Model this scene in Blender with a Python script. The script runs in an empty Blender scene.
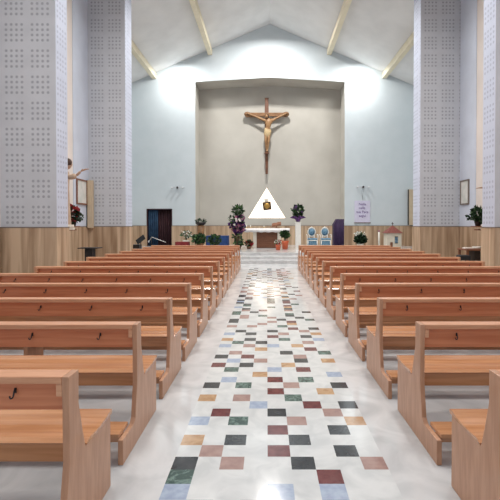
import bpy, bmesh, math, random
from mathutils import Vector, Matrix
from mathutils.geometry import tessellate_polygon
random.seed(7)
S = bpy.context.scene
COL = S.collection
PI = math.pi
K = 1.070          # depth scale of the place
EYE = 1.615

# ---------------------------------------------------------------- camera
cam = bpy.data.cameras.new('camera')
cam.sensor_width = 36
cam.lens = 29.27
cam.shift_x = -17/500
cam.shift_y = -0.041
cam.clip_end = 200
co = bpy.data.objects.new('camera', cam)
COL.objects.link(co)
co.location = (0, 0, EYE)
co.rotation_euler = (math.radians(90-0.7), 0, 0)
S.camera = co

# ---------------------------------------------------------------- world and light
w = bpy.data.worlds.new('daylight')
S.world = w
w.use_nodes = True
w.node_tree.nodes['Background'].inputs[0].default_value = (0.84, 0.90, 1.0, 1)
w.node_tree.nodes['Background'].inputs[1].default_value = 0.72
S.view_settings.view_transform = 'Standard'
S.view_settings.look = 'None'
S.view_settings.gamma = 1
S.view_settings.exposure = 0.0

def area(name, loc, size, power, color, rot=(0, 0, 0), sy=None, spread=PI):
    l = bpy.data.lights.new(name, 'AREA')
    l.energy = power
    l.color = color
    l.size = size
    if sy:
        l.shape = 'RECTANGLE'
        l.size_y = sy
    l.spread = spread
    o = bpy.data.objects.new(name, l)
    o.location = loc
    o.rotation_euler = rot
    COL.objects.link(o)
    return o

for zz in (4.5, 9.5, 14.5):
    for xx in (-2.6, 2.9):
        area('ceiling_light', (xx, zz*K, 10.6), 0.9, 190, (1, 0.975, 0.94), sy=2.2, spread=math.radians(135))
# two floodlights on the roof beams washing the end wall
for xx in (-4.75, 5.0):
    area('floodlight', (xx, 20.45*K, 10.15), 0.7, 95, (1, 0.99, 0.95), rot=(math.radians(26), 0, 0), sy=0.4)
# downlights over the altar
area('ceiling_light', (0.15, 18.7*K, 12.45), 0.6, 530, (1, 0.97, 0.93), rot=(math.radians(8), 0, 0), spread=math.radians(150))

# ---------------------------------------------------------------- helpers
def W(px, py, z):
    return Vector(((px-267)*z/380, z*K, EYE-(py-224)*z/380))
def X(px, z): return (px-267)*z/380
def H(py, z): return EYE-(py-224)*z/380

class MB:
    def __init__(s): s.bm = bmesh.new()
    def box(s, x0, x1, y0, y1, z0, z1, mi=0, M=None):
        c = [(x0,y0,z0),(x1,y0,z0),(x1,y1,z0),(x0,y1,z0),(x0,y0,z1),(x1,y0,z1),(x1,y1,z1),(x0,y1,z1)]
        v = [s.bm.verts.new((M @ Vector(p)) if M else p) for p in c]
        for f in ((0,3,2,1),(4,5,6,7),(0,1,5,4),(1,2,6,5),(2,3,7,6),(3,0,4,7)):
            s.bm.faces.new([v[i] for i in f]).material_index = mi
        return s
    def prism(s, poly, axis, a, b, mi=0, M=None):
        def mk(p, t):
            q = {'x': (t, p[0], p[1]), 'y': (p[0], t, p[1]), 'z': (p[0], p[1], t)}[axis]
            return (M @ Vector(q)) if M else q
        A = [s.bm.verts.new(mk(p, a)) for p in poly]
        B = [s.bm.verts.new(mk(p, b)) for p in poly]
        n = len(poly)
        fs = [s.bm.faces.new(A[::-1]), s.bm.faces.new(B)]
        for i in range(n):
            fs.append(s.bm.faces.new([A[i], A[(i+1) % n], B[(i+1) % n], B[i]]))
        for f in fs: f.material_index = mi
        return s
    def lathe(s, prof, c=(0,0,0), n=20, M=None, sx=1, sy=1):
        rings = []
        for r, z in prof:
            ring = []
            for i in range(n):
                a = 2*PI*i/n
                p = Vector((c[0]+sx*max(r, .0005)*math.cos(a), c[1]+sy*max(r, .0005)*math.sin(a), c[2]+z))
                ring.append(s.bm.verts.new(M @ p if M else p))
            rings.append(ring)
        for r0, r1 in zip(rings, rings[1:]):
            for i in range(n):
                s.bm.faces.new([r0[i], r0[(i+1) % n], r1[(i+1) % n], r1[i]]).smooth = True
        s.bm.faces.new(rings[0][::-1]); s.bm.faces.new(rings[-1])
        return s
    def tube(s, pts, r, n=8):
        pts = [Vector(p) for p in pts]
        rs = r if isinstance(r, (list, tuple)) else [r]*len(pts)
        rings = []
        for i, p in enumerate(pts):
            t = (pts[min(i+1, len(pts)-1)]-pts[max(i-1, 0)]).normalized()
            u = t.cross(Vector((0, 0, 1)) if abs(t.z) < .9 else Vector((1, 0, 0))).normalized()
            v = t.cross(u)
            rings.append([s.bm.verts.new(p+(u*math.cos(2*PI*k/n)+v*math.sin(2*PI*k/n))*rs[i]) for k in range(n)])
        for r0, r1 in zip(rings, rings[1:]):
            for k in range(n):
                s.bm.faces.new([r0[k], r0[(k+1) % n], r1[(k+1) % n], r1[k]]).smooth = True
        s.bm.faces.new(rings[0][::-1]); s.bm.faces.new(rings[-1])
        return s
    def ball(s, c, r, sx=1, sy=1, sz=1, n=12):
        M = Matrix.Translation(Vector(c)) @ Matrix.Diagonal((r*sx, r*sy, r*sz, 1))
        g = bmesh.ops.create_uvsphere(s.bm, u_segments=n, v_segments=max(6, n//2+2), radius=1, matrix=M)
        for v in g['verts']:
            for f in v.link_faces: f.smooth = True
        return s
    def leaves(s, c, rad, n, size, mis=(0,), flat=1.0, droop=0.0):
        c = Vector(c)
        for _ in range(n):
            d = Vector((random.gauss(0, 1), random.gauss(0, 1), random.gauss(0, 1))).normalized()
            rr = random.random()**.4
            p = c+Vector((d.x*rad[0]*rr, d.y*rad[1]*rr, d.z*rad[2]*rr))
            dirv = (d+Vector((random.uniform(-.6, .6), random.uniform(-.6, .6), random.uniform(-.4, .7)-droop))).normalized()
            side = dirv.cross(Vector((random.uniform(-1, 1), random.uniform(-1, 1), random.uniform(-1, 1)))).normalized()
            up = side.cross(dirv)
            L = size*random.uniform(.7, 1.3); wd = L*.28*flat
            a = s.bm.verts.new(p); b = s.bm.verts.new(p+dirv*L*.5+side*wd+up*wd*.3)
            e = s.bm.verts.new(p+dirv*L-up*L*.12); f = s.bm.verts.new(p+dirv*L*.5-side*wd+up*wd*.3)
            g = s.bm.verts.new(p+dirv*L*.5)
            mi = random.choice(mis)
            s.bm.faces.new([a, b, g]).material_index = mi
            s.bm.faces.new([b, e, g]).material_index = mi
            s.bm.faces.new([e, f, g]).material_index = mi
            s.bm.faces.new([f, a, g]).material_index = mi
        return s
    def flower(s, c, r, mi=0, n=6):
        c = Vector(c)
        for k in range(n):
            a = 2*PI*k/n+random.random()
            d = Vector((math.cos(a), -.5, math.sin(a))).normalized()
            t = Vector((-math.sin(a), 0, math.cos(a)))
            v = [s.bm.verts.new(q) for q in (c, c+d*r*.6+t*r*.35, c+d*r, c+d*r*.6-t*r*.35)]
            s.bm.faces.new(v).material_index = mi
        return s
    def build(s, name, mats, parent=None, bevel=0, recalc=True, loc=None, subsurf=0):
        if recalc: bmesh.ops.recalc_face_normals(s.bm, faces=s.bm.faces)
        me = bpy.data.meshes.new(name)
        s.bm.to_mesh(me); s.bm.free()
        if not isinstance(mats, (list, tuple)): mats = [mats]
        for m in mats: me.materials.append(m)
        o = bpy.data.objects.new(name, me)
        COL.objects.link(o)
        if parent: o.parent = parent
        if loc is not None: o.location = loc
        if bevel:
            b = o.modifiers.new('bevel', 'BEVEL'); b.width = bevel; b.segments = 2; b.limit_method = 'ANGLE'
        if subsurf:
            q = o.modifiers.new('sub', 'SUBSURF'); q.levels = subsurf; q.render_levels = subsurf
        return o

def tag(o, label=None, cat=None, group=None, kind=None):
    if label: o['label'] = label
    if cat: o['category'] = cat
    if group: o['group'] = group
    if kind: o['kind'] = kind
    return o
def thing(name, label, cat, loc, rz=0, group=None):
    o = bpy.data.objects.new(name, None)
    o.empty_display_size = .1
    COL.objects.link(o); o.location = loc; o.rotation_euler = (0, 0, rz)
    return tag(o, label, cat, group)
def struct(name, mb, mats, **k):
    return tag(mb.build(name, mats, **k), kind='structure')

def skin(name, verts, edges, radii, mat, parent, root=0, sub=2):
    me = bpy.data.meshes.new(name)
    me.from_pydata([tuple(v) for v in verts], edges, [])
    me.materials.append(mat)
    o = bpy.data.objects.new(name, me)
    COL.objects.link(o); o.parent = parent
    m = o.modifiers.new('skin', 'SKIN'); m.use_smooth_shade = True
    lay = me.skin_vertices[0].data
    for i, r in enumerate(radii):
        lay[i].radius = (r, r) if not isinstance(r, tuple) else r
        lay[i].use_root = (i == root)
    q = o.modifiers.new('sub', 'SUBSURF'); q.levels = sub; q.render_levels = sub
    return o

# ---------------------------------------------------------------- materials
def lin(c):
    return tuple(((v/255)/12.92 if v/255 <= .04045 else ((v/255+.055)/1.055)**2.4) for v in c)+(1,)
def mat(name, c, rough=.6, c2=None, scale=8, stretch=(1, 1, 1), spec=.5, emit=0, coat=0, metal=0, contrast=(.35, .65), detail=4, dist=0, bump=0):
    m = bpy.data.materials.new(name); m.use_nodes = True
    nt = m.node_tree; N = nt.nodes; L = nt.links
    b = N['Principled BSDF']
    b.inputs['Roughness'].default_value = rough
    b.inputs['Specular IOR Level'].default_value = spec
    b.inputs['Metallic'].default_value = metal
    b.inputs['Coat Weight'].default_value = coat
    b.inputs['Coat Roughness'].default_value = .12
    tc = N.new('ShaderNodeTexCoord'); mp = N.new('ShaderNodeMapping')
    mp.inputs['Scale'].default_value = stretch
    L.new(tc.outputs['Object'], mp.inputs[0])
    no = N.new('ShaderNodeTexNoise'); no.inputs['Scale'].default_value = scale
    no.inputs['Detail'].default_value = detail; no.inputs['Distortion'].default_value = dist
    L.new(mp.outputs[0], no.inputs['Vector'])
    r = N.new('ShaderNodeValToRGB')
    r.color_ramp.elements[0].position = contrast[0]; r.color_ramp.elements[1].position = contrast[1]
    r.color_ramp.elements[0].color = lin(c)
    r.color_ramp.elements[1].color = lin(c2 if c2 else tuple(min(255, v*1.04) for v in c))
    L.new(no.outputs['Fac'], r.inputs[0]); L.new(r.outputs[0], b.inputs['Base Color'])
    if emit:
        L.new(r.outputs[0], b.inputs['Emission Color']); b.inputs['Emission Strength'].default_value = emit
    if bump:
        bp = N.new('ShaderNodeBump'); bp.inputs['Strength'].default_value = bump; bp.inputs['Distance'].default_value = .01
        L.new(no.outputs['Fac'], bp.inputs['Height']); L.new(bp.outputs[0], b.inputs['Normal'])
    return m

def perforated(name, axis, phase, zphase, base, hole):
    m = mat(name, base, .75, c2=tuple(min(255, v+6) for v in base), scale=2)
    nt = m.node_tree; N = nt.nodes; L = nt.links
    b = N['Principled BSDF']; ramp = [n for n in N if n.type == 'VALTORGB'][0]
    g = N.new('ShaderNodeNewGeometry'); sp = N.new('ShaderNodeSeparateXYZ')
    L.new(g.outputs['Position'], sp.inputs[0])
    def math_(op, a, bb=None):
        n = N.new('ShaderNodeMath'); n.operation = op
        for i, v in enumerate((a, bb)):
            if v is None: continue
            if isinstance(v, (int, float)): n.inputs[i].default_value = v
            else: L.new(v, n.inputs[i])
        return n.outputs[0]
    def cell(src, ph):
        t = math_('DIVIDE', math_('ADD', src, -ph), .12)
        fr = math_('ADD', math_('FRACT', t), -.5)
        five = math_('FLOORED_MODULO', t, 5.0)
        return fr, math_('LESS_THAN', five, 4.0)
    fu, cu = cell(sp.outputs[axis], phase); fv, cv = cell(sp.outputs['Z'], zphase)
    d = math_('SQRT', math_('ADD', math_('MULTIPLY', fu, fu), math_('MULTIPLY', fv, fv)))
    inside = math_('MULTIPLY', math_('MULTIPLY', math_('LESS_THAN', d, .27), cu), cv)
    mx = N.new('ShaderNodeMix'); mx.data_type = 'RGBA'
    L.new(inside, mx.inputs[0]); L.new(ramp.outputs[0], mx.inputs[6]); mx.inputs[7].default_value = lin(hole)
    L.new(mx.outputs[2], b.inputs['Base Color'])
    return m

M_wood = mat('beech_wood', (200, 140, 102), .34, c2=(216, 160, 122), scale=3, stretch=(1.2, 14, 14), coat=.25, dist=.6)
M_board = mat('wood_board', (190, 110, 70), .4, c2=(208, 132, 90), scale=3, stretch=(.6, 10, 10), coat=.2, dist=.4)
M_endw = mat('end_wood', (178, 130, 98), .4, c2=(194, 146, 114), scale=3, stretch=(10, 10, 1.2), coat=.2, dist=.6)
M_seat = mat('seat_wood', (178, 124, 84), .2, c2=(200, 146, 104), scale=3, stretch=(.5, 8, 8), coat=.6, dist=.4)
M_dark = mat('dark_metal', (38, 32, 32), .45)
M_black = mat('black_matt', (28, 28, 32), .6)
M_marble = mat('white_marble', (180, 181, 182), .15, c2=(206, 206, 206), scale=2.2, detail=8, dist=1.2, contrast=(.3, .6))
M_marble2 = mat('grey_marble', (166, 168, 170), .2, c2=(198, 199, 200), scale=1.8, detail=8, dist=1.5, contrast=(.3, .65))
T_white = mat('tile_white', (192, 194, 194), .12, c2=(210, 211, 210), scale=5, detail=6, dist=1)
T_black = mat('tile_black', (42, 44, 48), .13, c2=(60, 62, 66), scale=9)
T_green = mat('tile_green', (58, 78, 74), .13, c2=(104, 126, 118), scale=14, dist=2, contrast=(.45, .6))
T_red = mat('tile_red', (92, 42, 46), .13, c2=(112, 58, 58), scale=16)
T_pink = mat('tile_pink', (150, 122, 116), .13, c2=(168, 140, 132), scale=12)
T_ochre = mat('tile_ochre', (164, 128, 94), .13, c2=(190, 156, 120), scale=10, dist=1)
T_blue = mat('tile_blue', (146, 158, 180), .13, c2=(164, 176, 194), scale=20)
M_wall = mat('pale_blue_plaster', (203, 213, 218), .85, c2=(208, 217, 222), scale=1.5)
M_white = mat('white_plaster', (200, 208, 222), .85, scale=1.5)
M_cream = mat('cream_plaster', (220, 212, 206), .85, scale=1.2)
M_niche = mat('beige_plaster', (184, 181, 173), .85, c2=(195, 192, 184), scale=.7, detail=5)
M_ceil = mat('ceiling_white', (222, 222, 222), .85, scale=1)
M_beam = mat('cream_beam', (226, 216, 190), .6, scale=2)
M_waln = mat('travertine', (152, 124, 98), .4, c2=(206, 180, 152), scale=1.1, stretch=(5, 5, .3), detail=7, dist=.5)
M_walt = mat('grey_cap', (118, 108, 100), .5)
M_cloth = mat('white_cloth', (232, 230, 230), .9, scale=12)
M_stone = mat('pale_stone', (214, 208, 196), .5, scale=5)
M_brown = mat('brown_wood', (118, 74, 52), .5, c2=(140, 92, 66), scale=3, stretch=(1, 8, 8))
M_olive = mat('carved_wood', (112, 78, 48), .5, c2=(148, 108, 70), scale=6, stretch=(1, 1, 3))
M_crossup = mat('cross_wood', (92, 58, 42), .5, c2=(122, 78, 54), scale=5)
M_body = mat('carved_body', (146, 108, 72), .5, c2=(172, 134, 94), scale=6)
M_loin = mat('carved_loincloth', (192, 168, 128), .6, scale=6)
M_gold = mat('gold', (190, 150, 80), .35, metal=.7, scale=10)
M_iron = mat('bronze', (84, 66, 46), .4, metal=.4)
M_leaf = mat('leaf_green', (42, 74, 38), .55, c2=(76, 112, 58), scale=10)
M_leafd = mat('leaf_dark', (24, 44, 28), .55, c2=(44, 70, 44), scale=10)
M_purp = mat('purple_petals', (66, 34, 84), .6, c2=(98, 54, 118), scale=10)
M_pinkf = mat('pink_petals', (150, 92, 116), .6, scale=10)
M_redf = mat('red_petals', (150, 34, 40), .6, scale=10)
M_whitef = mat('white_petals', (232, 230, 222), .6)
M_foil = mat('orange_foil', (206, 100, 62), .4, scale=8)
M_purcl = mat('purple_cloth', (38, 20, 54), .85, c2=(48, 27, 66), scale=5)
M_bluecl = mat('blue_cloth', (34, 62, 116), .8, c2=(48, 80, 140), scale=5)
M_curt = mat('blue_curtain', (30, 56, 84), .85, c2=(44, 76, 106), scale=3)
M_maroon = mat('maroon_curtain', (52, 26, 34), .8, c2=(64, 34, 40), scale=3)
M_redcl = mat('red_cloth', (118, 36, 40), .85, scale=5)
M_chairb = mat('blue_upholstery', (84, 122, 150), .7, c2=(120, 156, 178), scale=14, contrast=(.45, .55))
M_frame = mat('white_lacquer', (228, 226, 220), .4)
M_roofr = mat('red_roof', (112, 56, 48), .6, c2=(136, 76, 64), scale=20)
M_house = mat('house_white', (208, 200, 184), .7, scale=8)
M_col = mat('speaker_beige', (196, 178, 152), .6, scale=4)
M_print = mat('framed_print', (226, 226, 222), .6, c2=(206, 212, 206), scale=5)
M_post = mat('lavender_paper', (208, 205, 226), .8, scale=5)
M_ink = mat('purple_ink', (84, 50, 130), .8)
M_glow = mat('lit_panel', (255, 240, 222), .6, c2=(255, 244, 230), scale=1, emit=1.6)
M_skin = mat('statue_skin', (184, 152, 130), .6)
M_robe = mat('statue_robe', (176, 150, 130), .7, c2=(196, 172, 150), scale=5)
M_robed = mat('statue_mantle', (120, 52, 46), .7)
M_hair = mat('statue_hair', (70, 46, 34), .7)
M_lamp = mat('lamp_white', (196, 200, 204), .4)

# ---------------------------------------------------------------- shell
ROOF0, SL, XR = 12.9, .425, .15
def roof(x): return ROOF0-SL*abs(x-XR)
XL, XRR = -6.17, 6.65          # nave side walls
PL, PR = -4.87, 5.27           # inner edges of the piers
ZB, ZN = 21.5, 22.8            # end wall, back of the apse
WH = 1.535                     # wainscot height
PLAT = .4

# floor with the mosaic carpet
tw, tp, t0, nrow = .16, .1384, 3.04, 79
rows = {  # row from the near one on: column -> colour (B black G green R red P pink O ochre L pale blue)
 -2: {-4:'O', -2:'B', 1:'B'}, -1: {0:'R', 3:'B'}, 0: {-4:'L', -2:'G', 1:'P', 4:'O'}, 1: {-3:'R', 0:'B', 3:'P'},
 2: {-1:'L', 2:'R', 4:'B'}, 3: {-4:'O', -2:'P', 1:'G'}, 4: {0:'R', 3:'O'}, 5: {-4:'B', -2:'G', 1:'P', 4:'B'},
 6: {-3:'L', 0:'R', 2:'G'}, 7: {-1:'O', 4:'L'}, 8: {-3:'G', 0:'L', 2:'R'}, 9: {-4:'R', -2:'B', 1:'O'},
 10: {-3:'L', -1:'P', 2:'B', 4:'O'}, 11: {-4:'B', -2:'R', 2:'P'}, 12: {-3:'P', 1:'B', 4:'G'}, 13: {-1:'O', 3:'R'},
 14: {-4:'L', -2:'P', 0:'L', 2:'O'}, 15: {-3:'G', -1:'B', 3:'P'}, 16: {-4:'O', -2:'B', 1:'G', 4:'L'},
 17: {0:'R', 3:'B'}, 18: {-4:'L', -2:'B', 1:'P', 4:'O'}, 19: {-3:'B', 0:'B', 3:'P'}, 20: {2:'R', 4:'B'},
 21: {-4:'P', -2:'P', 1:'G'}}
cmap = {'B': 2, 'G': 3, 'R': 4, 'P': 5, 'O': 6, 'L': 7}
fl = MB()
def quad(x0, x1, z0, z1, mi):
    v = [fl.bm.verts.new(p) for p in ((x0, z0*K, 0), (x1, z0*K, 0), (x1, z1*K, 0), (x0, z1*K, 0))]
    fl.bm.faces.new(v).material_index = mi
xa, xb = -4*tw+.004, 5*tw+.004
zend = t0+nrow*tp
zst = t0-20*tp
rng = random.Random(3)
for r in range(-20, nrow):
    z0 = t0+r*tp
    row = rows.get(r)
    if row is None:
        row = {}
        for c in ((-4, -2, 1, 4), (-3, 0, 3), (-3, -1, 2), (-4, 0, 2))[r % 4 if rng.random() < .8 else rng.randrange(4)]:
            if rng.random() < .86: row[c] = rng.choice('BBBGRPPOL')
    for c in range(-4, 5):
        quad(c*tw+.004, (c+1)*tw+.004, z0, z0+tp, cmap.get(row.get(c), 1))
# slabs left and right of the mosaic
for x0, x1, mi in ((-9, -1.15, 8), (-1.15, xa, 0), (xb, 1.3, 0), (1.3, 9, 8)):
    quad(x0, x1, -3, 16, mi)
quad(xa, xb, -3, zst, 0); quad(xa, xb, zend, 16, 0)
struct('floor', fl, [M_marble, T_white, T_black, T_green, T_red, T_pink, T_ochre, T_blue, M_marble2], recalc=False)
# marble steps up to the presbytery
for i, (za, h) in enumerate(((15.7, PLAT/3), (16.1, 2*PLAT/3), (16.5, PLAT))):
    b = MB(); b.box(-7.9, 8.3, za*K, (ZN+.02)*K if i == 2 else ((16.1, 16.5)[i]+.05)*K, .001, h)
    struct('floor_step', b, M_marble, bevel=.008)

def wall_poly(name, outer, holes, y, mats, flip=False):
    polys = [[Vector((p[0], p[1], 0)) for p in outer]]+[[Vector((p[0], p[1], 0)) for p in h] for h in holes]
    tris = tessellate_polygon(polys)
    flat = [p for q in polys for p in q]
    m = MB()
    vs = [m.bm.verts.new((p.x, y, p.y)) for p in flat]
    for t in tris: m.bm.faces.new([vs[i] for i in t])
    return struct(name, m, mats)

# end wall with the apse opening and the sacristy doorway
AX0, AX1, AH, AP = X(195.5, ZB), X(344.5, ZB), H(82, ZB), H(77.5, ZB)
dx0, dx1, dh = X(147.5, ZB), X(171.5, ZB), H(209, ZB)
wall_poly('wall_back', [(-7.9, -.1), (AX0, -.1), (AX0, AH), (XR, AP), (AX1, AH), (AX1, -.1), (8.3, -.1), (8.3, roof(8.3)), (XR, roof(XR)), (-7.9, roof(-7.9))],
          [[(dx0, PLAT), (dx1, PLAT), (dx1, dh), (dx0, dh)]], ZB*K, M_wall)
# apse: back wall with the triangular recess, sides, soffit
tri = [(X(248.2, ZN), H(217.5, ZN)), (X(285.6, ZN), H(217.5, ZN)), (X(266.7, ZN), H(187, ZN))]
wall_poly('wall_back', [(AX0, -.1), (AX1, -.1), (AX1, AH), (XR, AP), (AX0, AH)], [tri], ZN*K, M_niche)
m = MB()
for (xa_, ha_), (xb_, hb_) in (((AX0, -.1), (AX0, AH)), ((AX0, AH), (XR, AP)), ((XR, AP), (AX1, AH)), ((AX1, AH), (AX1, -.1))):
    v = [m.bm.verts.new(p) for p in ((xa_, ZB*K, ha_), (xb_, ZB*K, hb_), (xb_, ZN*K, hb_), (xa_, ZN*K, ha_))]
    m.bm.faces.new(v)
struct('wall_apse', m, M_niche)
m = MB()
for i in range(3):
    a, b2 = tri[i], tri[(i+1) % 3]
    v = [m.bm.verts.new(p) for p in ((a[0], ZN*K, a[1]), (b2[0], ZN*K, b2[1]), (b2[0], ZN*K+.3, b2[1]), (a[0], ZN*K+.3, a[1]))]
    m.bm.faces.new(v)
struct('trim_1', m, M_cream)
m = MB(); m.prism(tri, 'y', ZN*K+.3, ZN*K+.33)
tag(m.build('light_panel', M_glow), 'glowing white triangular panel set into the apse wall above the altar', 'light')
# wainscot pieces
def wains(x0, x1, z0, z1, base=0.0):
    b = MB(); b.box(x0, x1, z0*K, z1*K, base, WH)
    b.box(x0-.006, x1+.006, z0*K-.006, z1*K+.006, WH, WH+.025, 1)
    struct('trim_wainscot', b, [M_waln, M_walt])
wains(-7.9, dx0-.02, ZB-.04, ZB-.002, PLAT); wains(dx1+.02, AX0, ZB-.04, ZB-.002, PLAT); wains(AX1, 8.3, ZB-.04, ZB-.002, PLAT)
wains(AX0, AX1, ZN-.04, ZN-.002, PLAT)
wains(AX0+.001, AX0+.04, ZB, ZN-.05, PLAT); wains(AX1-.04, AX1-.001, ZB, ZN-.05, PLAT)
# ceiling
m = MB()
for xs in ((-7.95, XR), (XR, 8.35)):
    v = [m.bm.verts.new(p) for p in ((xs[0], -2, roof(xs[0])), (xs[1], -2, roof(xs[1])), (xs[1], ZB*K, roof(xs[1])), (xs[0], ZB*K, roof(xs[0])))]
    m.bm.faces.new(v)
struct('ceiling', m, M_ceil)
for xc in (-6.35, 6.6, -3.2, 3.5):
    z0_ = 13.75 if abs(xc) > 5 else 0
    b = MB(); b.box(xc-.12, xc+.12, z0_*K, ZB*K-.01, roof(xc)-.32, roof(xc)-.0)
    struct('trim_beam', b, M_beam)
# side walls, piers
for side, xo, xi, hx in (('left', XL, PL, -6.07), ('right', XRR, PR, 5.37)):
    sg = -1 if side == 'left' else 1
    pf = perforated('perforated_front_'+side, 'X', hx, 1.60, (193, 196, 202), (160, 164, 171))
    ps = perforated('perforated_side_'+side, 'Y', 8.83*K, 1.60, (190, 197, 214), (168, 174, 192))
    t = roof(xo)
    def wallseg(z0, z1, x, mt):
        b = MB(); b.box(*(sorted((x, x+sg*.2))), z0*K, z1*K, -.05, roof(x)+.05)
        struct('wall_'+side, b, mt)
    wallseg(3.0, 12.1, xo, M_cream)
    wallseg(12.1, 13.1, xo-sg*.02, M_white)
    xo2 = -7.9 if sg < 0 else 8.3
    wallseg(13.7, ZB, xo2, M_wall)
    for z0, z1 in ((8.8, 9.3), (13.1, 13.72)):
        b = MB()
        xs = sorted((xo+sg*.1 if z0 < 10 else xo2, xi))
        poly = [(xs[0], -.05), (xs[1], -.05), (xs[1], roof(xs[1])+.1), (xs[0], roof(xs[0])+.1)]
        b.prism(poly, 'y', z0*K, z1*K)
        bmesh.ops.recalc_face_normals(b.bm, faces=b.bm.faces)
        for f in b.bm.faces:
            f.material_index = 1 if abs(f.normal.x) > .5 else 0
        struct('wall_'+side+'_pier', b, [pf, ps])
        wains(xs[0]-.015, xs[1]+.015, z0-.03, z1+.03)
    wains(*sorted((xo-sg*.03, xo-sg*.001)), 9.34, 13.06)
    wains(*sorted((xo-sg*.03, xo-sg*.001)), 3.0, 8.76)
    wains(*sorted((xo2-sg*.03, xo2-sg*.001)), 13.76, ZB-.05, 0)

# sacristy doorway: reveal, maroon door curtain, blue curtain
m = MB()
m.box(dx0-.04, dx0, ZB*K-.03, ZB*K+.5, PLAT, dh+.04); m.box(dx1, dx1+.04, ZB*K-.03, ZB*K+.5, PLAT, dh+.04)
m.box(dx0-.04, dx1+.04, ZB*K-.03, ZB*K+.5, dh, dh+.04); m.box(dx0, dx1, ZB*K+.5, ZB*K+.52, PLAT, dh)
struct('door_1', m, M_maroon)
def curtain(x0, x1, y, z0, z1, mt, label, folds):
    b = MB(); n = folds*8
    top, bot = [], []
    for i in range(n+1):
        t = i/n; x = x0+(x1-x0)*t; yy = y+.045*math.sin(t*folds*2*PI)
        top.append(b.bm.verts.new((x, yy, z1))); bot.append(b.bm.verts.new((x, yy, z0)))
    for i in range(n): b.bm.faces.new([bot[i], bot[i+1], top[i+1], top[i]]).smooth = True
    o = b.build('curtain', mt)
    s = o.modifiers.new('thick', 'SOLIDIFY'); s.thickness = .006
    return tag(o, label, 'curtain')
curtain(dx0+.02, X(157.5, ZB), ZB*K+.10, PLAT+.01, dh-.02, M_curt, 'dark blue curtain pulled to the left side of the doorway', 5)
curtain(X(157, ZB), dx1-.01, ZB*K+.22, PLAT+.01, dh-.02, M_maroon, 'dark maroon curtain closing the right side of the doorway', 6)

# ---------------------------------------------------------------- pews
def make_pew(L, sg):
    """local: aisle end at x=0, backrest plane at y=0, body runs to x = sg*L"""
    root = thing('pew', 'x', 'pew', (0, 0, 0))
    def sx(a, b): return sorted((sg*a, sg*b))
    prof = [(-.38, 0), (-.38, .17), (-.17, .17), (-.135, .20), (-.095, .45), (-.098, .70), (-.10, .873), (0, .873), (0, .70), (.04, .54), (.07, .44), (.39, .44), (.39, 0)]
    prof = [(a*K, h) for a, h in prof]
    for a in (0, L-.034):
        b = MB(); b.prism(prof, 'x', *sx(a, a+.034)); b.build('end_panel', M_endw, root, bevel=.004)
    b = MB()
    b.box(*sx(.0345, L-.0345), -.1*K, -.002, .838, .873)
    for a in (.0345, L-.0645): b.box(*sx(a, a+.03), -.098*K, -.0555, .775, .8375)
    b.build('top_rail', M_wood, root, bevel=.004)
    b = MB(); b.box(*sx(.0345, L-.0345), -.055, -.035, .69, .8375); board = b.build('back_board', M_board, root, bevel=.002)
    # seat: dished plank rolling over at the front
    sp = [(.075, .448), (.11, .462), (.17, .456), (.25, .455), (.33, .462), (.385, .474), (.405, .472), (.412, .458), (.40, .445), (.34, .441), (.08, .44)]
    b = MB(); b.prism([(p*K, h) for p, h in sp], 'x', *sx(-.004, L+.004)); b.build('seat', M_seat, root)
    b = MB(); b.box(*sx(.0345, L-.0345), .095*K, .12*K, .335, .44); b.build('seat_rail', M_seat, root, bevel=.003)
    b = MB(); b.prism([(.10*K, 0), (.385*K, 0), (.385*K, .335), (.34*K, .438), (.125*K, .438), (.125*K, .333), (.10*K, .333)], 'x', *sx(L/2-.02, L/2+.02))
    b.build('middle_support', M_endw, root)
    b = MB(); b.box(*sx(.0345, L-.0345), -.36*K, -.19*K, .172, .2); b.box(*sx(.0345, L-.0345), -.30*K, -.27*K, .11, .1715)
    b.build('kneeler', M_seat, root, bevel=.004)
    n = 6
    for i in range(n):
        x = .29+(L-.58)*i/(n-1)
        b = MB(); b.box(sg*x-.005, sg*x+.005, -.059, -.0551, .775, .80)
        pts = [(sg*x, -.062, .797), (sg*x, -.07, .78)]
        for k in range(7):
            a = PI*k/6
            pts.append((sg*x-.009*(1-math.cos(a)), -.075-.004*math.sin(a), .766-.011*math.sin(a)))
        b.tube(pts, .004, 6)
        b.build('bag_hook', M_dark, board)
    return root
def copy_tree(o, parent=None):
    c = o.copy(); COL.objects.link(c); c.parent = parent
    for ch in list(o.children): copy_tree(ch, c)
    return c
ordl = ['front row', 'second row', 'third row', 'fourth row', 'fifth row', 'sixth row', 'middle row', 'sixth row', 'fifth row', 'fourth row', 'third row', 'second row', 'nearest row']
for side, sg, L in (('left', -1, 3.14), ('right', 1, 3.27)):
    proto = make_pew(L, sg)
    for k in range(13):
        p = proto if k == 0 else copy_tree(proto)
        z = 1.94+.967*k
        x = -.965+.0035*max(0, 4-k)*.0 if sg < 0 else (1.138 if k < 2 else 1.122)
        p.location = (x, z*K, 0)
        n = 13-k   # counted from the altar
        if k == 0: where = 'nearest the camera, cut by the frame'
        elif k < 6: where = '%s counted from the camera' % ['', 'second', 'third', 'fourth', 'fifth', 'sixth'][k]
        elif k == 6: where = 'seventh, middle of the thirteen'
        elif k < 12: where = '%s counted from the altar' % ['sixth', 'fifth', 'fourth', 'third', 'second'][k-7]
        else: where = 'nearest the altar'
        tag(p, 'brown wooden pew %s of the aisle, %s' % (side, where), 'pew', 'wooden pews %s of the aisle' % side)

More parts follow.
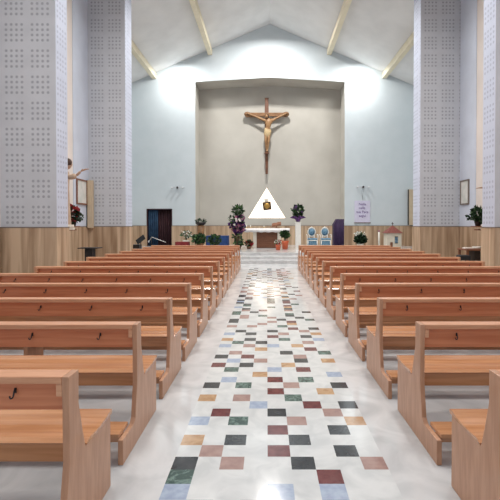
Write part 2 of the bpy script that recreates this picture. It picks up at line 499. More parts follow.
# ---------------------------------------------------------------- crucifix
zc = ZN-.22
cx = X(266.7, zc)
hb = H(173.5, zc)
t = thing('crucifix', 'large carved wooden crucifix hanging on the apse wall', 'crucifix', (cx, zc*K, hb))
top = H(98, zc)-hb; bar = H(114.5, zc)-hb; hwid = 21.3*zc/380
b = MB(); b.prism([(-.07, 0), (.07, 0), (.11, top*.55), (.12, bar), (.10, top-.06), (.13, top), (-.13, top), (-.10, top-.06), (-.12, bar), (-.11, top*.55)], 'y', -.07, .07)
b.build('upright', M_crossup, t, bevel=.015)
b = MB(); b.prism([(-hwid, bar-.13), (-hwid+.1, bar-.15), (-.12, bar-.12), (.12, bar-.12), (hwid-.1, bar-.13), (hwid, bar-.11), (hwid, bar+.12), (hwid-.12, bar+.15), (hwid-.3, bar+.1), (.12, bar+.1), (-.12, bar+.1), (-hwid+.3, bar+.1), (-hwid+.12, bar+.15), (-hwid, bar+.12)], 'y', -.10, .06)
for s_ in (-1, 1): b.ball((s_*(hwid-.06), -.03, bar+.02), .13)
b.build('crossbeam', M_olive, t, bevel=.015)
f = lambda px, py, dy=-.18: Vector((X(px, zc)-cx, dy, H(py, zc)-hb))
V = [f(267.4, 133, -.20), f(267.8, 129, -.22), f(268.3, 125, -.25), f(268.6, 121.5, -.22), f(268.4, 119.5, -.22),  # 0 pelvis..4 neck
     f(264.6, 121, -.2), f(257, 117.6, -.17), f(248.8, 114.3, -.16), f(247, 113.6, -.17),                     # left arm
     f(272.2, 121, -.2), f(279, 117.4, -.17), f(286, 114, -.16), f(287.8, 113.4, -.17),                     # right arm
     f(265.8, 134.5, -.22), f(265.6, 142, -.30), f(266.7, 150, -.16), f(266.7, 152, -.22),                   # leg
     f(269.0, 134.5, -.22), f(268.6, 142, -.30), f(267.6, 149.5, -.17), f(267.2, 152, -.24)]
E = [(0, 1), (1, 2), (2, 3), (3, 4), (3, 5), (5, 6), (6, 7), (7, 8), (3, 9), (9, 10), (10, 11), (11, 12), (0, 13), (13, 14), (14, 15), (15, 16), (0, 17), (17, 18), (18, 19), (19, 20)]
R = [.15, .13, .17, .15, .06, .085, .06, .045, .04, .085, .06, .045, .04, .105, .075, .05, .035, .105, .075, .05, .035]
body = skin('figure', V, E, R, M_body, t)
b = MB(); b.ball(f(266.6, 117.6, -.30), .12, .8, .95, 1.15, 14)
b.ball(f(266.5, 117.9, -.415), .022, 1, 1, 1.4, 8)
b.build('head', M_body, t)
b = MB(); b.ball(f(266.8, 117.2, -.27), .128, .95, .95, 1.15, 14); b.ball(f(266.7, 119.2, -.36), .06, 1, .8, 1.2, 8); b.build('hair', M_hair, t)
b = MB(); b.lathe([(.15, .28), (.185, .2), (.20, .05), (.21, -.06), (.16, -.24), (.10, -.30)], f(267.4, 133.5, -.2), 16, sy=.85)
b.ball(f(270.4, 132, -.22), .07, .8, .8, 1.8, 8); b.build('loincloth', M_loin, t)
b = MB(); b.box(-.12, .12, -.32, -.06, f(0, 153.2).z-.05, f(0, 153.2).z+.03); b.build('foot_rest', M_crossup, t)

# ---------------------------------------------------------------- tabernacle on the lit panel
zt = ZN-.0
c = W(267, 205.3, zt)
t = thing('tabernacle', 'small square bronze tabernacle with gold centre in front of lit triangle', 'tabernacle', (c.x, c.y+.15, c.z))
rot = Matrix.Rotation(math.radians(-8), 4, 'Y')
b = MB(); b.box(-.25, .25, -.14, .14, -.25, .25, M=rot); b.build('case', M_iron, t, bevel=.04)
b = MB(); b.lathe([(.17, 0), (.17, .02), (.12, .035), (.05, .05)], (0, 0, 0), 24, M=rot @ Matrix.Translation((0, -.14, 0)) @ Matrix.Rotation(PI/2, 4, 'X')); b.build('door_disc', M_gold, t)
b = MB(); b.box(-.12, .12, -.06, .06, .26, .44, M=rot); b.build('lamp_hood', M_stone, t, bevel=.03)

# ---------------------------------------------------------------- altar
za = 19.5
t = thing('altar', 'white altar table with slatted brown front centred before the apse', 'altar', (X(267, za), za*K, PLAT))
hA = H(228, za)-PLAT
xA = [X(p, za)-X(267, za) for p in (244.5, 253, 256.5, 277.5, 281, 289.8)]
b = MB(); b.box(xA[0]+.02, xA[5]-.02, 0, 1.0, hA-.13, hA-.006); b.build('table_top', M_stone, t, bevel=.01)
for a0, a1 in ((1, 2), (3, 4)):
    b = MB(); b.box(xA[a0], xA[a1], .08, .9, 0, hA-.13); b.build('leg', M_stone, t, bevel=.01)
b = MB(); b.box(xA[2], xA[3], .22, .26, 0, hA-.13)
for i in range(8): b.box(xA[2], xA[3], .19, .22, .03+i*.095, .09+i*.095)
b.build('front_panel', M_brown, t)
b = MB()
n = 48
def edge(xx, yb, sgn):
    pass
b.box(xA[0], xA[5], -.02, 1.02, hA-.005, hA+.006)
prev = None
for i in range(n+1):
    x = xA[0]+(xA[5]-xA[0])*i/n
    yy = -.03-.012*math.sin(i*1.3); hh = hA-.19-.012*math.sin(i*.8)
    cur = (b.bm.verts.new((x, -.02, hA+.006)), b.bm.verts.new((x, yy, hh)))
    if prev: b.bm.faces.new([prev[0], prev[1], cur[1], cur[0]]).smooth = True
    prev = cur
o = b.build('altar_cloth', M_cloth); o.location = t.location
s = o.modifiers.new('thick', 'SOLIDIFY'); s.thickness = .006
tag(o, 'white cloth with short front drop covering the altar table', 'cloth')
top_a = t.location.z+hA+.012
# missal stand
t = thing('book_stand', 'dark wooden book stand with open book on the altar', 'book stand', (X(276.5, za+.4), (za+.45)*K, top_a))
b = MB(); b.box(-.18, .18, -.14, .14, 0, .03); b.box(-.03, .03, -.03, .03, .0301, .13); b.build('base', M_brown, t)
b = MB(); b.box(-.25, .25, -.17, .17, -.012, .012, M=Matrix.Translation((0, 0, .2)) @ Matrix.Rotation(math.radians(30), 4, 'X') @ Matrix.Rotation(math.radians(-14), 4, 'Y')); desk = b.build('desk', M_brown, t)
b = MB()
for s_ in (-1, 1): b.prism([(0, .005), (s_*.11, .025), (s_*.21, .012), (s_*.21, 0), (0, 0)], 'y', -.13, .13, M=Matrix.Translation((0, -.012, .222)) @ Matrix.Rotation(math.radians(30), 4, 'X') @ Matrix.Rotation(math.radians(-14), 4, 'Y'))
b.build('open_book', M_brown, desk)
for px, hh, nm in ((246.5, .13, 'short candle in brass holder at the left end of the altar'), (250.5, .10, 'low candle in brass holder, second from the altar\'s left end'), (264, .08, 'small candle in brass holder at the middle of the altar')):
    t = thing('candle', nm, 'candle', (X(px, za+.5), (za+.5)*K, top_a), group='candles on the altar')
    b = MB(); b.lathe([(.05, 0), (.05, .01), (.015, .02), (.03, .04), (.03, .05)]); b.build('holder', M_gold, t)
    b = MB(); b.lathe([(.022, .05), (.022, .05+hh), (.004, .055+hh)], n=12); b.build('wax', M_whitef, t)

# ---------------------------------------------------------------- flowers and plants
def plant(name, label, cat, base, pot, blobs, stem=True, potm=None, group=None):
    """pot = lathe profile; blobs = (name, centre, radii, n, size, mats)"""
    t = thing(name, label, cat, base, group=group)
    b = MB(); b.lathe(pot); b.build('pot', potm or M_stone, t)
    if stem:
        b = MB(); zt_ = max(q[1][2] for q in blobs)
        for _ in range(7):
            a = random.uniform(0, 2*PI); rr = blobs[0][2][0]*.6
            b.tube([(0, 0, pot[-1][1]-.03), (rr*.4*math.cos(a), rr*.4*math.sin(a), (pot[-1][1]+zt_)/2), (rr*math.cos(a), rr*math.sin(a), zt_)], .008, 5)
        b.build('stems', M_leafd, t)
    for nm, c, r, n, sz, ms in blobs:
        b = MB(); b.leaves(c, r, n, sz, tuple(range(len(ms))), flat=1.5)
        b.build(nm, ms, t, recalc=False)
    return t
# tall arrangement left of the altar
zf = 18.2
t = thing('flower_stand', 'tall purple and green flower arrangement on a slim stand left of the altar', 'flowers', (X(237, zf), zf*K, PLAT))
b = MB(); b.lathe([(.16, 0), (.16, .03), (.03, .06), (.025, .40), (.12, .45), (.15, .62), (.14, .64)]); b.build('stand', M_iron, t)
g = lambda px, py: (X(px, zf)-X(237, zf), 0, H(py, zf)-PLAT)
b = MB()
for px in (233, 236, 238, 241, 235, 240): b.tube([(0, 0, .6), (g(px, 225)[0]*.6, random.uniform(-.05, .05), 1.1), g(px, 209)], .01, 5)
b.build('stems', M_leafd, t)
b = MB(); b.leaves(g(238, 209.5), (.22, .2, .19), 170, .15, (0, 1)); b.leaves(g(236, 219), (.3, .2, .2), 90, .15, (0, 1)); b.leaves(g(238, 238), (.2, .15, .3), 70, .15, (0, 1)); b.build('foliage', [M_leaf, M_leafd], t, recalc=False)
b = MB(); b.leaves(g(238, 226), (.30, .22, .32), 330, .13, (0, 0, 0, 1, 3), flat=2); b.leaves(g(232, 224.5), (.16, .1, .1), 40, .12, (0,), flat=2); b.leaves(g(241, 217), (.14, .1, .15), 50, .1, (0, 1), flat=2)
for _ in range(12): b.flower((g(237, 220)[0]+random.uniform(-.2, .25), -.24, g(0, 220)[2]+random.uniform(-.3, .3)), .07, random.choice((0, 1, 1, 2)))
b.build('blossoms', [M_purp, M_pinkf, M_whitef, M_leafd], t, recalc=False)
# white pedestal with purple wrapped plant right of the altar
zp = 18.6
t = thing('pedestal', 'slim white square pedestal right of the altar', 'pedestal', (X(298, zp), zp*K, PLAT))
hp = H(221.5, zp)-PLAT
b = MB(); b.box(-.13, .13, -.13, .13, .04, hp-.03); b.build('shaft', M_frame, t, bevel=.006)
b = MB(); b.box(-.16, .16, -.16, .16, 0, .0399); b.build('base', M_frame, t, bevel=.004)
b = MB(); b.box(-.15, .15, -.15, .15, hp-.0299, hp); b.build('cap', M_frame, t, bevel=.004)
t = thing('potted_plant', 'green plant wrapped in purple paper on the white pedestal', 'plant', (X(298, zp), zp*K, PLAT+hp+.011))
b = MB()
n = 18; r0 = []; r1 = []; r2 = []
for i in range(n):
    a = 2*PI*i/n; q = .40 if i % 2 else .26
    r0.append(b.bm.verts.new((.07*math.cos(a), .07*math.sin(a), 0))); r1.append(b.bm.verts.new((.14*math.cos(a), .14*math.sin(a), .14)))
    r2.append(b.bm.verts.new((q*math.cos(a), q*.8*math.sin(a), .2 if i % 2 else .30)))
for A_, B_ in ((r0, r1), (r1, r2)):
    for i in range(n): b.bm.faces.new([A_[i], A_[(i+1) % n], B_[(i+1) % n], B_[i]])
b.bm.faces.new(r0[::-1])
o = b.build('wrapping', M_purp, t); q = o.modifiers.new('s', 'SOLIDIFY'); q.thickness = .008
b = MB(); b.lathe([(.06, .01), (.09, .16)]); b.build('pot', M_brown, t)
b = MB(); b.leaves((0, 0, .54), (.2, .18, .24), 190, .15, (0, 1), flat=1.4); b.leaves((-.24, 0, .50), (.06, .06, .2), 25, .12, (0,)); b.build('foliage', [M_leaf, M_leafd], t, recalc=False)
b = MB()
for _ in range(14): b.flower((random.uniform(-.25, .25), random.uniform(-.25, -.1), .5+random.uniform(-.1, .3)), .05, 0)
b.build('blossoms', M_purp, t, recalc=False)
# plants before the altar
zq = 18.7
hq = H(239, zq)-PLAT
plant('potted_plant', 'dark green leafy plant in orange foil pot before the altar\'s right end', 'plant', (X(285, zq), zq*K, PLAT),
      [(.13, 0), (.17, .30), (.21, .42), (.19, .40)],
      [('foliage', (0, 0, H(234, zq)-PLAT), (.19, .17, .14), 240, .12, [M_leafd, M_leaf])], potm=M_foil)
plant('potted_plant', 'small red flowering plant in orange pot beside the green plant', 'plant', (X(278.2, zq-.55), (zq-.55)*K, PLAT),
      [(.10, 0), (.13, .24), (.15, .26)],
      [('foliage', (0, 0, .36), (.13, .12, .11), 100, .09, [M_redf, M_leaf, M_whitef])], potm=M_foil)
for px, nm in ((238.8, 'low green plant at the foot of the tall flower stand'), (249, 'low green plant with reddish leaves under the altar\'s left end')):
    plant('potted_plant', nm, 'plant', (X(px, 18.95), 18.95*K, PLAT), [(.09, 0), (.12, .12), (.13, .14)],
          [('foliage', (0, 0, .26), (.17, .14, .13), 150, .11, [M_leafd, M_leaf, M_redf if px > 245 else M_leaf])], potm=M_brown)

# ---------------------------------------------------------------- left of the presbytery: font, blue draped table, plants
zl = 18.3
t = thing('wooden_stand', 'brown wooden column stand with dark planted bowl on top', 'stand', (X(200.7, zl), zl*K, PLAT))
hs = H(225, zl)-PLAT
b = MB(); b.lathe([(.20, 0), (.20, .06), (.15, .10), (.14, hs*.45), (.17, hs*.55), (.19, hs)], n=8); b.build('column', M_olive, t)
b = MB(); b.lathe([(.13, hs), (.24, hs+.08), (.27, hs+.16), (.22, hs+.16)], n=16); b.build('bowl', M_dark, t)
b = MB(); b.leaves((0, 0, hs+.2), (.26, .2, .08), 120, .1, (0,)); b.build('foliage', M_leafd, t, recalc=False)
def draped(name, label, cat, x0, x1, z, dep, h, mt, base=PLAT):
    b = MB(); w_ = x1-x0
    b.box(0, w_, 0, dep, h-.02, h)
    n = int(w_*30); 
    for (a0, a1) in (((0, 0), (w_, 0)), ((w_, 0), (w_, dep)), ((w_, dep), (0, dep)), ((0, dep), (0, 0))):
        nn = max(8, int(n*math.dist(a0, a1)/w_)); pv = None
        nx, ny = (a1[1]-a0[1]), -(a1[0]-a0[0]); ln = math.hypot(nx, ny); nx /= ln; ny /= ln
        for i in range(nn+1):
            u = i/nn; x = a0[0]+(a1[0]-a0[0])*u; y = a0[1]+(a1[1]-a0[1])*u
            k_ = .02*abs(math.sin(u*nn*.45))
            cur = (b.bm.verts.new((x, y, h)), b.bm.verts.new((x+nx*k_, y+ny*k_, .01)))
            if pv: b.bm.faces.new([pv[0], pv[1], cur[1], cur[0]]).smooth = True
            pv = cur
    o = b.build(name, mt, loc=(x0, z*K, base))
    return tag(o, label, cat)
draped('draped_table', 'low table draped in blue cloth beside the brown column stand', 'table', X(206, zl+.3), X(228, zl+.3), zl+.3, .6, H(235.3, zl+.3)-PLAT, M_bluecl)
draped('draped_bench', 'low bench draped in dark red cloth left of the column stand', 'bench', X(175, 17.2), X(188, 17.2), 17.2, .45, H(241.5, 17.2)-PLAT, M_redcl)
plant('potted_plant', 'bushy green plant in front of the brown column stand', 'plant', (X(199.5, 17.5), 17.5*K, PLAT), [(.11, 0), (.15, .28), (.16, .3)],
      [('foliage', (0, 0, .56), (.27, .2, .16), 220, .15, [M_leaf, M_leafd])], potm=M_brown)
plant('potted_plant', 'spreading green plant before the blue draped table', 'plant', (X(214.5, 17.6), 17.6*K, PLAT), [(.10, 0), (.13, .24), (.14, .26)],
      [('foliage', (0, 0, .50), (.24, .18, .17), 170, .14, [M_leaf, M_leafd])], potm=M_brown)
t_ = plant('potted_plant', 'thin plant with small white flowers above the red bench', 'plant', (X(186, 19.3), 19.3*K, PLAT), [(.13, 0), (.17, .4), (.18, .42)],
      [('foliage', (0, 0, .72), (.26, .18, .18), 110, .1, [M_whitef, M_leaf, M_leafd])], potm=M_stone)

# ---------------------------------------------------------------- celebrant chairs
def make_chair():
    t = thing('armchair', 'x', 'chair', (0, 0, 0))
    b = MB(); b.box(-.25, .25, -.02, .44, .40, .50); b.build('seat', M_chairb, t, bevel=.03)
    b = MB(); b.box(-.27, .27, -.03, .46, .36, .3995); b.build('seat_frame', M_frame, t, bevel=.01)
    b = MB(); b.box(-.235, .235, .0, .42, .14, .3595); b.build('valance', M_chairb, t, bevel=.008)
    for sx_ in (-1, 1):
        for yy in (0, .42):
            b = MB(); b.tube([(sx_*.24, yy, .35), (sx_*.245, yy, .18), (sx_*.25, yy-.01, 0)], [.03, .022, .016]); b.build('leg', M_frame, t)
        b = MB(); b.tube([(sx_*.27, .44, .66), (sx_*.29, .22, .68), (sx_*.29, -.02, .66)], .024); b.tube([(sx_*.27, .02, .40), (sx_*.285, .0, .66)], .02)
        b.build('armrest', M_frame, t)
    RX = Matrix.Translation((0, .45, .82)) @ Matrix.Rotation(PI/2, 4, 'X')
    b = MB(); b.lathe([(.0, -.03), (.17, -.025), (.17, .025), (.0, .035)], n=28, M=RX, sx=1, sy=1.15); b.build('backrest', M_chairb, t)
    b = MB(); ring = [(.20*math.cos(a), .45, .82+.235*math.sin(a)) for a in [2*PI*i/28 for i in range(29)]]
    b.tube(ring, .028, 8); b.tube([(-.13, .44, .40), (-.14, .45, .65)], .022); b.tube([(.13, .44, .40), (.14, .45, .65)], .022)
    b.tube([(-.05, .45, 1.06), (0, .45, 1.10), (.05, .45, 1.06)], .02)
    b.build('back_frame', M_frame, t)
    return t
c1 = make_chair(); c2 = copy_tree(c1)
zk = 19.9
for c_, px, rz, nm in ((c1, 312.6, 0, 'white framed armchair with blue oval back, nearer the white pedestal'), (c2, 326, 0, 'white framed armchair with blue oval back, beside the purple lectern')):
    c_.location = (X(px, zk), zk*K, PLAT); c_.rotation_euler = (0, 0, rz); tag(c_, nm, 'chair', 'white framed chairs right of the altar')

# purple draped lectern
zm = 17.9
x0, x1 = X(334, zm), X(344, zm)
t = thing('lectern', 'lectern wrapped in dark purple cloth at the right edge of the apse', 'lectern', ((x0+x1)/2, zm*K, PLAT))
hw = (x1-x0)/2; h1 = H(223.5, zm)-PLAT; h2 = H(218.5, zm)-PLAT
b = MB(); b.prism([(-hw*.85, 0), (hw*.9, 0), (hw*.9, h2-.02), (-hw*.4, h2-.02), (-hw*.85, h1-.02)], 'y', 0, .42); b.build('body', M_brown, t)
b = MB()
pv = None; n = 30
for i in range(n+1):
    u = i/n; x = -hw+2*hw*u; k_ = .015*math.sin(u*22)
    ht = h2 if u > .3 else h1+(h2-h1)*u/.3
    cur = [b.bm.verts.new(p) for p in ((x, -.03+k_, .03), (x, -.03+k_*.3, ht), (x, .46, ht), (x, .46+k_, .03))]
    if pv:
        for j in range(3): b.bm.faces.new([pv[j], cur[j], cur[j+1], pv[j+1]]).smooth = j != 1
    pv = cur
for x, hh in ((-hw, h1), (hw, h2)): b.bm.faces.new([b.bm.verts.new(p) for p in ((x, -.03, .03), (x, .46, .03), (x, .46, hh), (x, -.03, hh))])
o = b.build('cloth_cover', M_purcl, t); q = o.modifiers.new('s', 'SOLIDIFY'); q.thickness = .006

# ---------------------------------------------------------------- right side of the presbytery
zr = 19.0
plant('potted_plant', 'round dark plant topped with white flowers below the poster', 'plant', (X(360.3, zr), zr*K, PLAT), [(.13, 0), (.18, .24), (.19, .26)],
      [('foliage', (0, 0, H(238.5, zr)-PLAT), (.26, .22, .18), 300, .15, [M_leafd]), ('blossoms', (0, 0, H(233.3, zr)-PLAT), (.26, .2, .06), 90, .09, [M_whitef, M_whitef, M_leaf])], potm=M_stone)
t = thing('candle', 'tall white candle with reddish top standing left of the small house', 'candle', (X(379, zr), zr*K, PLAT))
b = MB(); b.lathe([(.14, 0), (.14, .02), (.03, .04), (.03, .09), (.06, .1), (.06, .11)]); b.build('stand', M_iron, t)
hc = H(231.5, zr)-PLAT
b = MB(); b.lathe([(.042, .11), (.042, hc), (.01, hc+.01)]); b.build('wax', M_whitef, t)
b = MB(); b.lathe([(.045, hc+.01), (.05, hc+.05), (.03, hc+.09), (.005, hc+.1)]); b.build('cup', M_pinkf, t)
zh = 18.6
t = thing('model_house', 'small white model house with pyramid red roof against the right wall', 'model house', (X(392.5, zh), zh*K, PLAT))
hh = H(232.5, zh)-PLAT; hw = 7.0*zh/380
b = MB(); b.box(-hw, hw, -.3, .3, 0, hh); b.build('walls', M_house, t, bevel=.004)
b = MB(); hr = H(224.8, zh)-PLAT; rw = hw+.07
vb = [b.bm.verts.new(p) for p in ((-rw, -.38, hh), (rw, -.38, hh), (rw, .38, hh), (-rw, .38, hh))]; ap = b.bm.verts.new((0, 0, hr))
b.bm.faces.new(vb[::-1])
for i in range(4): b.bm.faces.new([vb[i], vb[(i+1) % 4], ap])
b.build('roof', M_roofr, t)
b = MB(); b.box(-.012, .012, -.012, .012, hr-.02, hr+.16); b.box(-.05, .05, -.011, .011, hr+.07, hr+.1); b.build('cross', M_dark, t)
b = MB(); b.box(.02, .17, -.315, -.3005, hh*.38, hh*.8); wn = b.build('window', M_iron, t)
b = MB(); b.box(.035, .085, -.319, -.3155, hh*.42, hh*.76); b.box(.105, .155, -.319, -.3155, hh*.42, hh*.76); b.build('window_pane', M_chairb, wn)
b = MB(); b.box(-.2, -.08, -.312, -.3005, .0, hh*.45); b.build('door', M_brown, t)

# wall spot lights
def make_spot():
    t = thing('wall_spotlight', 'x', 'lamp', (0, 0, 0))
    b = MB(); b.box(-.40, .40, -.09, -.06, -.015, .015); b.box(-.06, .06, -.06, 0, -.05, .05); b.build('bar', M_lamp, t)
    for xx in (-.3, 0, .3):
        b = MB(); Mx = Matrix.Translation((xx, -.13, -.03)) @ Matrix.Rotation(math.radians(65), 4, 'X')
        b.lathe([(.02, -.08), (.035, -.05), (.055, .07), (.045, .07)], M=Mx, n=14); b.build('lamp_head', M_lamp if xx else M_dark, t)
    return t
s1 = make_spot(); s2 = copy_tree(s1)
for s_, px, py, nm in ((s1, 178, 187, 'white triple spotlight bar on the end wall left of the apse, above the doorway'), (s2, 362.5, 186.5, 'white triple spotlight bar on the end wall right of the apse, above the poster')):
    s_.location = W(px, py, ZB-.003); tag(s_, nm, 'lamp', 'triple wall spotlights')
# poster
c = W(362.3, 211, ZB-.006)
pw, ph = 7.8*ZB/380, 10.8*ZB/380
t = thing('poster', 'pale lavender poster with purple writing on the end wall under the spotlights', 'poster', (c.x, c.y, c.z))
b = MB(); b.box(-pw, pw, -.02, 0, -ph, ph); b.build('sheet', M_post, t)
def text(s, loc, size, m, parent, name='lettering'):
    cu = bpy.data.curves.new(name, 'FONT'); cu.body = s; cu.size = size; cu.align_x = 'CENTER'; cu.extrude = .002; cu.offset = .001
    o = bpy.data.objects.new(name, cu); COL.objects.link(o)
    bpy.context.view_layer.update()
    me = bpy.data.meshes.new_from_object(o.evaluated_get(bpy.context.evaluated_depsgraph_get()))
    bpy.data.objects.remove(o)
    n = bpy.data.objects.new(name, me); me.materials.clear(); me.materials.append(m); COL.objects.link(n)
    n.parent = parent; n.location = loc; n.rotation_euler = (PI/2, 0, 0)
    return n
for s_, py, dx in (('Nella', 204.8, 0), ('nella', 208.6, -.02), ('tua Pace', 212.6, .0), ('segui', 216.4, 0)):
    text(s_, (dx, -.0225, (211-py)*ZB/380), .20, M_ink, t)
b = MB(); b.tube([(0, -.012, ph+.02), (0, -.012, ph+.62)], .008, 6); b.build('cord', M_lamp, t)
b = MB(); b.box(-pw-.03, pw+.03, -.035, 0, -ph-.05, -ph-.001); b.build('bottom_rail', M_walt, t)
# column loudspeakers
for px0, px1, py0, py1, z, lab in ((88.6, 93.6, 180, 227.5, 13.02, 'tall narrow beige loudspeaker column at the outer edge of the left perforated pier'),
                                   (408.4, 413.2, 189, 224.5, 21.4, 'tall narrow beige loudspeaker column on the end wall beside the right pier')):
    a = X(px0, z); b_ = X(px1, z); h0 = H(py1, z); h1 = H(py0, z)
    t = thing('column_loudspeaker', lab, 'loudspeaker', ((a+b_)/2, z*K, h0), group='column loudspeakers')
    wv = (b_-a)/2
    b = MB(); b.box(-wv, wv, -.1, .04, 0, h1-h0); b.build('grille', M_col, t, bevel=.01)
    b = MB(); b.box(-wv-.03, -wv-.001, -.09, .04, 0, h1-h0); b.build('housing', M_dark, t)

# framed pictures in the recesses
for sg, x, z0, z1, lab in ((-1, XL+.02, 12.25, 12.95, 'framed picture on the left side wall behind the outstretched statue arm'), (1, XRR-.02, 12.45, 13.0, 'framed picture on the right side wall above the potted plant')):
    hm0, hm1 = H(204, 12.6), H(179, 12.6)
    t = thing('framed_picture', lab, 'picture', (x, z0*K, hm0), group='framed pictures of the side walls')
    D = (z1-z0)*K; Hh = hm1-hm0; e = -sg
    b = MB()
    for (ya, yb, za_, zb_) in ((0, D, 0, .045), (0, D, Hh-.045, Hh), (0, .045, .045, Hh-.045), (D-.045, D, .045, Hh-.045)):
        b.box(*sorted((e*.001, e*.04)), ya, yb, za_, zb_)
    b.build('frame', M_brown if sg < 0 else M_walt, t)
    b = MB(); b.box(*sorted((e*.001, e*.02)), .045, D-.045, .045, Hh-.045); b.build('print', M_print, t)

# ---------------------------------------------------------------- statues behind the first piers
def hand(t, wrist, d, up, mt, s=1.0):
    """palm plus five bent fingers, d = pointing direction"""
    wrist = Vector(wrist); d = Vector(d).normalized(); up = Vector(up).normalized(); sd = d.cross(up).normalized()
    V = [wrist, wrist+d*.05*s, wrist+d*.09*s]; E = [(0, 1), (1, 2)]; R = [(.024*s, .02*s), (.036*s, .018*s), (.036*s, .016*s)]
    for k, off in enumerate((-.03, -.01, .01, .03)):
        L = (.062, .075, .08, .068)[3-k]*s; i = len(V)
        V += [wrist+d*.10*s+sd*off*s, wrist+d*(.10*s+L*.5)+sd*off*1.15*s-up*.006*s, wrist+d*(.10*s+L)+sd*off*1.25*s-up*.02*s]
        E += [(2, i), (i, i+1), (i+1, i+2)]; R += [.010*s, .009*s, .007*s]
    i = len(V)
    V += [wrist+d*.05*s+sd*.045*s, wrist+d*.09*s+sd*.07*s+up*.01*s]; E += [(1, i), (i, i+1)]; R += [.012*s, .009*s]
    return skin('hand', V, E, R, mt, t)
def statue(base, fx, label, robe, mantle, arms):
    t = thing('statue', label, 'statue', base)
    b = MB(); b.box(-.2, .2, -.2, .2, 0, .08); b.build('plinth', M_stone, t, bevel=.01)
    b = MB(); b.lathe([(.19, .08), (.195, .1), (.17, .5), (.15, .95), (.145, 1.05), (.155, 1.25), (.17, 1.42), (.14, 1.50), (.07, 1.55)], n=20, sy=1.15)
    o = b.build('robe', robe, t)
    b = MB(); b.prism([(-fx*.20, .3), (-fx*.02, .25), (fx*.02, 1.48), (-fx*.13, 1.53), (-fx*.20, 1.3)], 'y', -.17, .17); b.build('mantle', mantle, t, bevel=.05)
    b = MB(); b.tube([(0, 0, 1.5), (fx*.12, 0, 1.63)], .055); b.ball((fx*.14, 0, 1.69), .095, .95, .82, 1.3, 16)
    b.ball((fx*.24, 0, 1.685), .018, 1, .8, 1.5, 8); b.ball((fx*.225, 0, 1.64), .014, .6, 1.6, .5, 8)
    for yy in (-.035, .035): b.ball((fx*.222, yy, 1.71), .012, .5, 1, .7, 8)
    for yy in (-.08, .08): b.ball((fx*.13, yy, 1.69), .02, 1, .4, 1.4, 8)
    b.build('head', M_skin, t)
    b = MB(); b.ball((fx*.135, 0, 1.735), .108, 1.0, .95, 1.15, 14); b.ball((fx*.06, 0, 1.62), .09, .9, 1.05, 1.3, 12); b.build('hair', M_hair, t)
    for sh, el, wr, hd, up in arms:
        skin('sleeve', [sh, el, wr], [(0, 1), (1, 2)], [.085, .075, .085], robe, t)
        hd = Vector(hd).normalized(); fore = Vector(wr)+hd*.16
        skin('forearm', [wr, fore], [(0, 1)], [.04, .03], M_skin, t)
        hand(t, fore+hd*.0, (hd.x, hd.y, hd.z*(.45 if fx > 0 else 1)), up, M_skin, 1.2)
    return t
zs = 10.2
hb_ = H(158.5, zs)-1.84
sx0 = X(63.2, zs)
statue((sx0, zs*K, hb_), 1, 'painted statue reaching out its arm from behind the left perforated pier', M_robe, M_robed, 
       [((.06, -.15, 1.40), (.28, -.17, 1.33), (.44, -.17, 1.37), (1, 0, 1.0), (-.6, 0, 1)), ((.0, .15, 1.40), (-.04, .24, 1.15), (.0, .16, 1.12), (-.1, -1, .5), (1, 0, 0))])
b = MB(); b.box(XL+.001, sx0+.18, zs*K-.28, zs*K+.28, hb_-.06, hb_-.001); b.prism([(XL+.001, hb_-.25), (XL+.08, hb_-.25), (sx0+.05, hb_-.0605), (XL+.001, hb_-.0605)], 'y', zs*K-.06, zs*K+.06)
tag(b.build('wall_bracket', M_stone), 'stone bracket carrying the statue on the left side wall', 'bracket')
sx1 = X(493, zs)
statue((sx1, zs*K, hb_), -1, 'painted statue with raised hand half hidden behind the right pier', M_cloth, M_bluecl,
       [((-.06, -.15, 1.40), (-.15, -.26, 1.30), (-.19, -.28, 1.44), (-.35, 0, 1), (1, 0, 0)), ((-.04, .1, 1.38), (-.10, .1, 1.10), (-.14, -.1, 1.06), (-1, 0, .0), (0, 0, 1))])
b = MB(); b.box(sx1-.18, XRR-.001, zs*K-.28, zs*K+.28, hb_-.06, hb_-.001); b.prism([(XRR-.001, hb_-.25), (XRR-.08, hb_-.25), (sx1-.05, hb_-.0605), (XRR-.001, hb_-.0605)], 'y', zs*K-.06, zs*K+.06)
tag(b.build('wall_bracket', M_stone), 'stone bracket carrying the statue on the right side wall', 'bracket')

# flower shelves
for xw, px, z, lab, labp, ms, sg in ((XL, 73, 11.2, 'small brown wall shelf on the left side wall under the red plant', 'red and dark green potted plant on the left wall shelf', [M_leafd, M_redf, M_leafd], -1),
                                     (XRR, 478, 11.4, 'small brown wall shelf on the right side wall under the green plant', 'trailing green potted plant on the right wall shelf', [M_leafd, M_leaf, M_leafd], 1)):
    h = H(225.5, z); xc = X(px, z)
    b = MB(); b.box(*sorted((xw-sg*.031, xc-sg*.12)), z*K-.2, z*K+.2, h-.03, h)
    b.box(*sorted((xw-sg*.031, xc-sg*.05)), z*K-.12, z*K+.12, h-.13, h-.09)
    b.box(*sorted((xw-sg*.031, xw-sg*.07)), z*K-.12, z*K+.12, h-.0901, h-.0301)
    tag(b.build('wall_shelf', M_brown), lab, 'shelf')
    plant('potted_plant', labp, 'plant', (xc, z*K, h+.001), [(.07, 0), (.10, .12), (.11, .14)],
          [('foliage', (sg*.02, 0, .33), (.16, .16, .2), 190, .13, ms), ('trailing_leaves', (-sg*.18, 0, .26), (.14, .08, .05), 30, .1, ms[:1])], potm=M_dark)

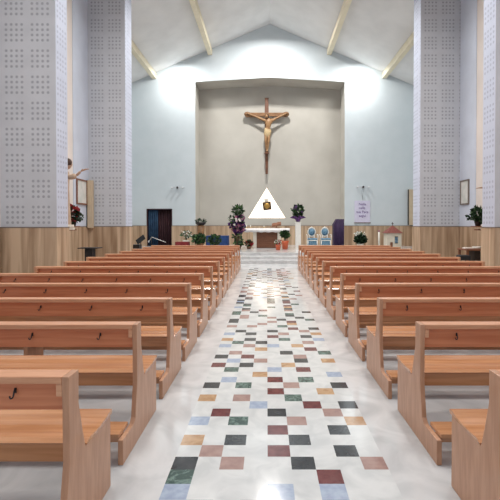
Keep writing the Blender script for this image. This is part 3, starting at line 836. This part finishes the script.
# dark stand left, table and chair right in the recesses
z = 11.3; xs = X(90, z); ht = H(247, z)
t = thing('pedestal_table', 'small table with thin dark top on black block by the left side wall', 'table', (xs, z*K, 0))
b = MB(); b.box(-.29, .29, -.2, .2, ht-.025, ht); b.build('tabletop', M_black, t, bevel=.005)
b = MB(); b.box(-.11, .11, -.12, .12, .05, ht-.0255); b.build('column', M_black, t)
b = MB(); b.box(-.2, .2, -.17, .17, 0, .0495); b.build('base', M_brown, t)
z = 11.6; x0, x1 = X(462, z), X(482, z); ht = H(248, z)
t = thing('side_table', 'brown wooden table with pale top against the right side wall', 'table', ((x0+x1)/2, z*K, 0))
hw = (x1-x0)/2
b = MB(); b.box(-hw, hw, -.3, .3, ht-.05, ht); b.build('tabletop', M_brown, t, bevel=.006)
for xx in (-hw+.05, hw-.05):
    for yy in (-.25, .25):
        b = MB(); b.box(xx-.03, xx+.03, yy-.03, yy+.03, 0, ht-.0505); b.build('leg', M_brown, t)
b = MB(); b.box(-.02, .16, -.2, .2, .0, ht-.06); b.build('column', M_dark, t)
b = MB(); b.lathe([(.0, 0), (.10, 0), (.13, .06), (.125, .06), (.09, .015)], n=20)
tag(b.build('bowl', M_frame, loc=((x0+x1)/2+.1, z*K-.1, ht+.001)), 'shallow white bowl on the brown side table', 'bowl')
b = MB(); b.box(-.13, .13, -.09, .09, 0, .035)
tag(b.build('book', M_cream, loc=((x0+x1)/2-.17, z*K-.1, ht+.001), bevel=.006), 'pale booklet lying on the brown side table', 'book')
z = 10.9; xc = X(463.5, z)
t = thing('stool', 'low black stool in front of the brown side table', 'stool', (xc, z*K, 0))
hs = H(254.5, z)
b = MB(); b.box(-.15, .15, -.15, .15, hs-.14, hs); b.build('seat', M_black, t, bevel=.03)
for xx in (-.12, .12):
    for yy in (-.12, .12):
        b = MB(); b.tube([(xx, yy, 0), (xx, yy, hs-.141)], .015); b.build('leg', M_dark, t)

# music stand, amplifier box, microphone stand left before the steps
z = 14.9
t = thing('music_stand', 'black music stand with tilted desk near the left pier', 'music stand', (X(140.5, z), z*K, 0))
hm = H(240.5, z)
b = MB(); b.tube([(0, 0, .25), (0, 0, hm)], .014)
for a in (0, 2.1, 4.2): b.tube([(0, 0, .3), (.28*math.cos(a), .28*math.sin(a), .012)], .011)
b.build('pole', M_black, t)
b = MB(); b.box(-.19, .19, -.012, .012, -.12, .12, M=Matrix.Translation((0, 0, hm+.06)) @ Matrix.Rotation(math.radians(-38), 4, 'Y') @ Matrix.Rotation(math.radians(-35), 4, 'X'))
b.build('desk', M_black, t)
z2 = 14.5
b = MB(); b.box(-.17, .17, -.15, .15, 0, H(244, z2)); b.box(-.14, .14, -.156, -.1505, .06, H(244, z2)-.06, 1)
tag(b.build('amplifier', [M_black, M_dark], loc=(X(136, z2), z2*K, 0), bevel=.01), 'black upright loudspeaker box beside the music stand at the left pier', 'loudspeaker')
t = thing('microphone_stand', 'silver boom microphone stand in front of the dark doorway', 'microphone stand', (X(151.5, z), z*K, 0))
g = lambda px, py: (X(px, z)-X(151.5, z), 0, H(py, z))
b = MB(); b.tube([(0, 0, .05), g(151.5, 237)], .009)
for a in (.5, 2.6, 4.7): b.tube([(0, 0, .1), (.25*math.cos(a), .25*math.sin(a), .01)], .009)
b.build('pole', M_dark, t)
b = MB(); b.tube([g(149, 240.5), g(151.8, 236.6), g(166, 241.8)], .010); b.build('boom', M_frame, t)
b = MB(); b.ball(g(148.6, 241), .035, .8, .8, 1.2, 10); b.build('microphone', M_lamp, t)
